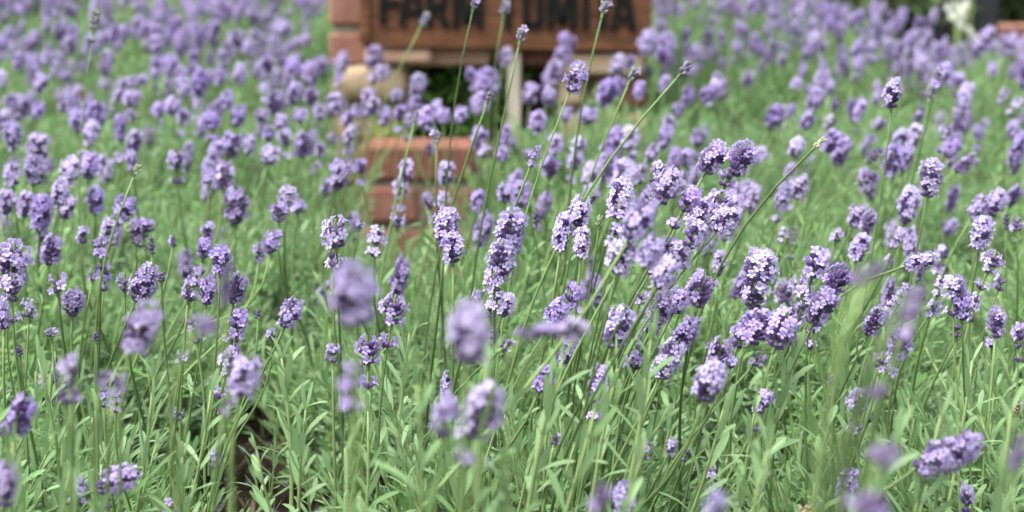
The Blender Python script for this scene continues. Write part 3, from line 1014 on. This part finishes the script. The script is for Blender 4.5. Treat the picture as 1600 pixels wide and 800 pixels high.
def default_depth(y, rng):
    inv = .243 + .00117 * y if y < 450 else .77 + (y - 450) * .0005
    return 1 / inv * rng.uniform(.96, 1.06)


rng = random.Random(77)
STALKS = []                                             # (head centre, width, length, tilt, kind)
for line in SPEC.strip().splitlines():
    for s in line.split('|'):
        t = s.split()
        x, y, w, l = (float(q) for q in t[:4])
        ang = float(t[4]) if len(t) > 4 else rng.uniform(2, 12) + 16 * max(0, (x - 700) / 900) + rng.uniform(-8, 8)
        kind = KIND[t[5]] if len(t) > 5 else 'full'
        d = float(t[6]) if len(t) > 6 else default_depth(y, rng)
        STALKS.append((at(x, y, d), (1.1 if y > 210 else .95) * w * d / FPX, (1.1 if y > 210 else 1.0) * l * d / FPX, ang, kind, d))
N_LISTED = len(STALKS)

# ---- far and in-between stalks that merge into the purple haze
def blocked(px, py, d):
    if 505 < px < 1022 and py < 190 and d < PD + .3: return True       # keep the sign and niche readable
    if 505 < px < 1022 and d > PD - .1: return True
    if px > 1285 and py < 10 or px > 1470 and py < 62: return True
    if 580 < px < 740 and 195 < py < 430: return True
    return False


FAR = {9: 22, 10: 5, 11: 12, 12: 26, 13: 40, 14: 26, 15: 10, 16: 12, 17: 20, 18: 100, 19: 85, 20: 105, 21: 90, 22: 150, 23: 160, 24: 160, 25: 80, 26: 230, 27: 170, 5: 9, 8: 6, 7: 22, 6: 5}
for bi, n in FAR.items():
    X, Y, r, s, lab = BUSHES[bi]
    for i in range(n):
        th, rr = rng.uniform(0, 6.28), math.sqrt(rng.random()) * r * 1.05
        p = Vector((X + math.cos(th) * rr, Y + math.sin(th) * rr, (.425 if Y > 3 else .40) * s - .07 * (rr / r) ** 2 + rng.gauss(0, .028)))
        q = proj(p)
        if q is None or blocked(*q) or not (-60 < q[0] < 1660 and -60 < q[1]): continue
        k = rng.random()
        kind = 'full' if k < .86 else 'sparse' if k < .95 else 'bud'
        L = rng.uniform(.014, .046)
        STALKS.append((p, rng.uniform(.0125, .022) if kind != 'bud' else .007, L, rng.gauss(8, 12), kind, q[2]))
        if rng.random() < .3 and q[1] < 140:              # a twin beside it
            p2 = p + Vector((rng.gauss(0, .014), rng.gauss(0, .02), rng.gauss(-.012, .014)))
            STALKS.append((p2, rng.uniform(.011, .018), rng.uniform(.012, .028), rng.gauss(8, 14), 'full', q[2]))

stalk_rng = random.Random(9)
HEADPX = []
for (c, w, l, ang, kind, d) in STALKS:
    a = R(max(-80, min(86, ang)))
    fb = stalk_rng.uniform(-.25, .25)
    axis = Vector((math.sin(a), fb * math.cos(a), math.cos(a))).normalized()
    base = c - axis * l / 2
    q = proj(c)
    if q: HEADPX.append((q[0], q[1], max(w, l) / 2 / d * FPX, d))
    ry0 = c.y
    rz = max(.05, min(.16, base.z - .12)) + bed(ry0)
    drop = base.z - rz
    lean = math.tan(min(abs(a), R(36) if d > .9 else R(6))) * math.copysign(1, a)
    rx = base.x - lean * drop * .62 + stalk_rng.gauss(0, .012)
    ry = base.y + stalk_rng.uniform(-.03, .05)
    # the bush it grows from
    bi = min(range(len(BUSHES)), key=lambda i: math.hypot(BUSHES[i][0] - rx, (BUSHES[i][1] - ry)) / BUSHES[i][2])
    B = BUSHES[bi]
    dx, dy = rx - B[0], ry - B[1]
    m = math.hypot(dx, dy)
    if m > B[2] * 1.05 and d > .9:
        rx, ry = B[0] + dx / m * B[2] * 1.05, B[1] + dy / m * B[2] * 1.05
    root = Vector((rx, ry, rz))
    p0, p3 = Vector((0, 0, 0)), base - root
    ln = p3.length
    bend = min(ln * .45, .12 if d > .9 else .028)
    p2 = p3 - axis * bend
    if p2.z < p3.z * .3: p2.z = p3.z * .45
    if d <= .9: p2 -= Vector((0, 0, .02))
    p1 = Vector((p3.x * .15, p3.y * .15, ln * .38))
    pts = []
    for i in range(9):
        t = i / 8
        pts.append(p0 * (1 - t) ** 3 + p1 * 3 * t * (1 - t) ** 2 + p2 * 3 * t * t * (1 - t) + p3 * t ** 3)
    mb = MB()
    th = stalk_rng.uniform(.0007, .0011)
    mb.tube(pts, [th * (1.25 - .35 * i / 8) for i in range(9)], 5, 0)
    if d < 2.0 and stalk_rng.random() < .35:              # a pair of small leaves on the stalk
        k = stalk_rng.choice((3, 4, 5))
        for sgn in (0, math.pi):
            tt = stalk_rng.uniform(0, 6.28) + sgn
            dd = Vector((math.cos(tt), math.sin(tt), 1.1)).normalized()
            v, f = LEAVES[stalk_rng.randrange(10)]
            mb.add(v, f, 1, frame_mat(pts[k], dd, stalk_rng.uniform(0, 6), stalk_rng.uniform(.014, .028)))
    o = bpy.data.objects.new('flower_stalk', mb.mesh('flower_stalk', [M['stalk'], M['leaf']], True))
    o.location = root - BROOT[bi].location
    link(o, BROOT[bi])
    hl, hw, me = pick_head(stalk_rng, kind, l, w)
    h = bpy.data.objects.new('flower_head', me)
    h.location = base - root
    h.rotation_mode = 'QUATERNION'
    h.rotation_quaternion = axis.to_track_quat('Z', 'Y') @ Quaternion((0, 0, 1), stalk_rng.uniform(0, 6.28))
    sx = max(.6, min(1.7, w / hw))
    sz = max(.6, min(1.7, l / hl))
    h.scale = (sx, sx, sz)
    link(h, o)

# ---- leafy shoots that stand out near the camera: tip x y, distance, scale, tilt
TALL = [(652, 600, .80, 1.5, 2), (760, 560, .82, 1.6, 4), (440, 560, 1.20, 1.5, -3), (478, 640, 1.15, 1.3, 5), (880, 560, .98, 1.4, 12), (1020, 505, 1.02, 1.5, 8),
        (965, 575, 1.05, 1.4, 10), (1470, 650, .95, 1.5, 14), (1300, 640, 1.05, 1.4, 6), (1400, 690, .82, 1.3, 16), (150, 640, 1.12, 1.5, 3), (240, 590, 1.15, 1.5, 10),
        (330, 610, 1.12, 1.3, 14), (60, 560, 1.18, 1.4, -4), (575, 640, 1.12, 1.3, 2), (700, 650, 1.08, 1.4, -5), (840, 670, 1.05, 1.3, 8), (1130, 640, 1.08, 1.4, 15),
        (1240, 560, 1.15, 1.4, 10), (1520, 560, 1.18, 1.5, 8), (1580, 640, .95, 1.5, 5), (20, 690, .92, 1.4, 6), (1010, 690, .85, 1.3, 12), (790, 720, .80, 1.3, -6),
        (540, 700, .92, 1.3, 4), (400, 700, 1.10, 1.2, -12), (1200, 700, .88, 1.4, 10), (1390, 520, 1.25, 1.5, 12), (1330, 500, 1.28, 1.4, 0), (640, 520, 1.30, 1.5, 5),
        (1180, 640, 1.12, 1.3, 5), (285, 690, 1.05, 1.3, 4), (432, 668, 1.30, 1.0, 6), (468, 700, 1.22, 1.0, -8), (362, 690, 1.26, 1.0, 14), (395, 735, 1.18, .9, -14), (110, 720, .95, 1.3, 12), (930, 640, .95, 1.4, 16)]
trng = random.Random(15)
for (px, py, d, sc, tl) in TALL:
    tip = at(px, py, d)
    k = trng.randrange(len(SHOOT_ME))
    sc *= .78
    hgt = RECIPES[k][0][-1].length * sc
    a = R(tl)
    ax = Vector((math.sin(a), trng.uniform(-.15, .15), math.cos(a))).normalized()
    tv = RECIPES[k][0][-1].normalized()
    base = tip - ax * hgt
    bi = min(range(len(BUSHES)), key=lambda i: math.hypot(BUSHES[i][0] - base.x, BUSHES[i][1] - base.y) / BUSHES[i][2])
    spin = Quaternion((0, 0, 1), trng.uniform(0, 6.28))
    q4 = (spin @ tv).rotation_difference(ax) @ spin
    o = bpy.data.objects.new('leafy_shoot', SHOOT_STEM_ME[k])
    o.location = base - BROOT[bi].location
    o.rotation_mode = 'QUATERNION'
    o.rotation_quaternion = q4
    o.scale = (sc, sc, sc)
    link(o, BROOT[bi])
    for li, mt in RECIPES[k][1]:
        lf = bpy.data.objects.new('leaf', LEAF_ME[li])
        lf.matrix_basis = mt
        link(lf, o)
    low = MB()                                          # the bare stem below the leafy part
    low.tube([tv * .002, -tv * .06 + Vector((0, 0, -.02)), -tv * .11 + Vector((0, 0, -.06))], [.0013, .0014, .0016], 5, 0)
    so = low.obj('lower_stem', [M['shoot_stem']], o, True)

# ---- litter on the soil: dead leaves, fallen florets, crumbs of earth
lrng = random.Random(88)
mb = MB()
for i in range(13000):
    x, y = lrng.uniform(-.55, .45), lrng.uniform(.9, 2.4)
    z = bed(y) + .018 * noise.noise((x * 3, y * 3, 1.3)) + .008 * noise.noise((x * 14, y * 14, 4.0))
    k = lrng.random()
    if k < .45:
        v, f = LEAVES[lrng.randrange(10)]
        d = Vector((lrng.gauss(0, 1), lrng.gauss(0, 1), abs(lrng.gauss(0, .35)))).normalized()
        mb.add(v, f, 0, frame_mat(Vector((x, y, z + .003)), d, lrng.uniform(0, 6), lrng.uniform(.012, .028)))
    elif k < .52:
        corolla_geo(mb, Vector((x, y, z + .004)), Vector((lrng.gauss(0, .5), lrng.gauss(0, .5), 1)).normalized(), .006, lrng, 1, Vector((0, 1, 0)))
    else:
        r = lrng.uniform(.002, .009) * (1 if lrng.random() < .9 else 1.6)
        p = [Vector((x, y, z)) + Vector(c) * r * lrng.uniform(.7, 1.3) for c in ((1, 0, 0), (-.5, .9, 0), (-.5, -.9, 0), (0, .1, .9), (.5, .5, .6))]
        mb.add(p, [(0, 4, 3), (4, 1, 3), (1, 2, 3), (2, 0, 3), (0, 1, 4)], 2)
o = mb.obj('soil_litter', [M['litter'], M['petal'], M['soil']])
tag(o, 'dead leaves and crumbs of earth lying on the soil between the bushes', 'litter', kind='stuff')

# ---- leafy shoots of every bush
rng = random.Random(31)
n_sub = 0
for bi, (X, Y, r, s, lab) in enumerate(BUSHES):
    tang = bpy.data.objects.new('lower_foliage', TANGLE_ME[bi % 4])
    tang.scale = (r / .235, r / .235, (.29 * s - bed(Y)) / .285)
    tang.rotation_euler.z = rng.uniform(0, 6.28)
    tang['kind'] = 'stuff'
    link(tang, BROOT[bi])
    wd = bpy.data.objects.new('woody_stems', WOODY_ME[bi % 4])
    wd.scale = (r / .235, r / .235, (.29 * s - bed(Y)) / .285)
    wd.rotation_euler.z = rng.uniform(0, 6.28)
    link(wd, BROOT[bi])
    dens = 2600 if Y < 1.9 else 1150 if Y < 2.5 else 700
    n = min(298, int(dens * math.pi * r * r))
    for i in range(n):
        th, rr = rng.uniform(0, 6.28), math.sqrt(rng.random()) * r
        x, y = math.cos(th) * rr, math.sin(th) * rr
        k = rng.randrange(len(SHOOT_ME))
        hs = rng.uniform(.8, 1.25)
        ztop = (.362 * s) * (1 - .30 * (rr / r) ** 2.2) + rng.gauss(0, .022)
        hgt = RECIPES[k][0][-1].length * hs
        base = Vector((x, y, max(.02, ztop - hgt - bed(Y))))
        tip = base + Vector((X, Y, hgt + bed(Y)))
        q = proj(tip)
        if q:
            hide = False
            for (hx, hy, hr, hd) in HEADPX[:N_LISTED]:
                if hd > q[2] and abs(hx - q[0]) < hr * 1.0 and q[1] < hy + hr * .4:
                    hide = True
                    break
            for gx, gy, grx, gry, pr in ((425, 715, 72, 92, .5), (1135, 690, 62, 48, .8), (1470, 318, 40, 22, .8)):
                if ((q[0] - gx) / grx) ** 2 + ((q[1] + 15 - gy) / gry) ** 2 < 1 and rng.random() < pr:
                    hide = True
            if hide and rng.random() < .85: continue
            if q[2] < .95 and q[1] < 640: continue
        outw = Vector((x, y, 0)) / r
        tiltv = Vector((outw.x * .55 + rng.gauss(.06, .14), outw.y * .55 + rng.gauss(0, .14), 1)).normalized()
        q4 = tiltv.to_track_quat('Z', 'Y') @ Quaternion((0, 0, 1), rng.uniform(0, 6.28))
        near = q is not None and -40 < q[0] < 1640 and 380 < q[1] < 900 and Y < 1.4 and n_sub < 240 and rng.random() < .6
        o = bpy.data.objects.new('leafy_shoot', SHOOT_STEM_ME[k] if near else SHOOT_ME[k])
        o.location = base
        o.rotation_mode = 'QUATERNION'
        o.rotation_quaternion = q4
        o.scale = (hs, hs, hs)
        link(o, BROOT[bi])
        if near:
            n_sub += 1
            for li, mt in RECIPES[k][1]:
                lf = bpy.data.objects.new('leaf', LEAF_ME[li])
                lf.matrix_basis = mt
                link(lf, o)
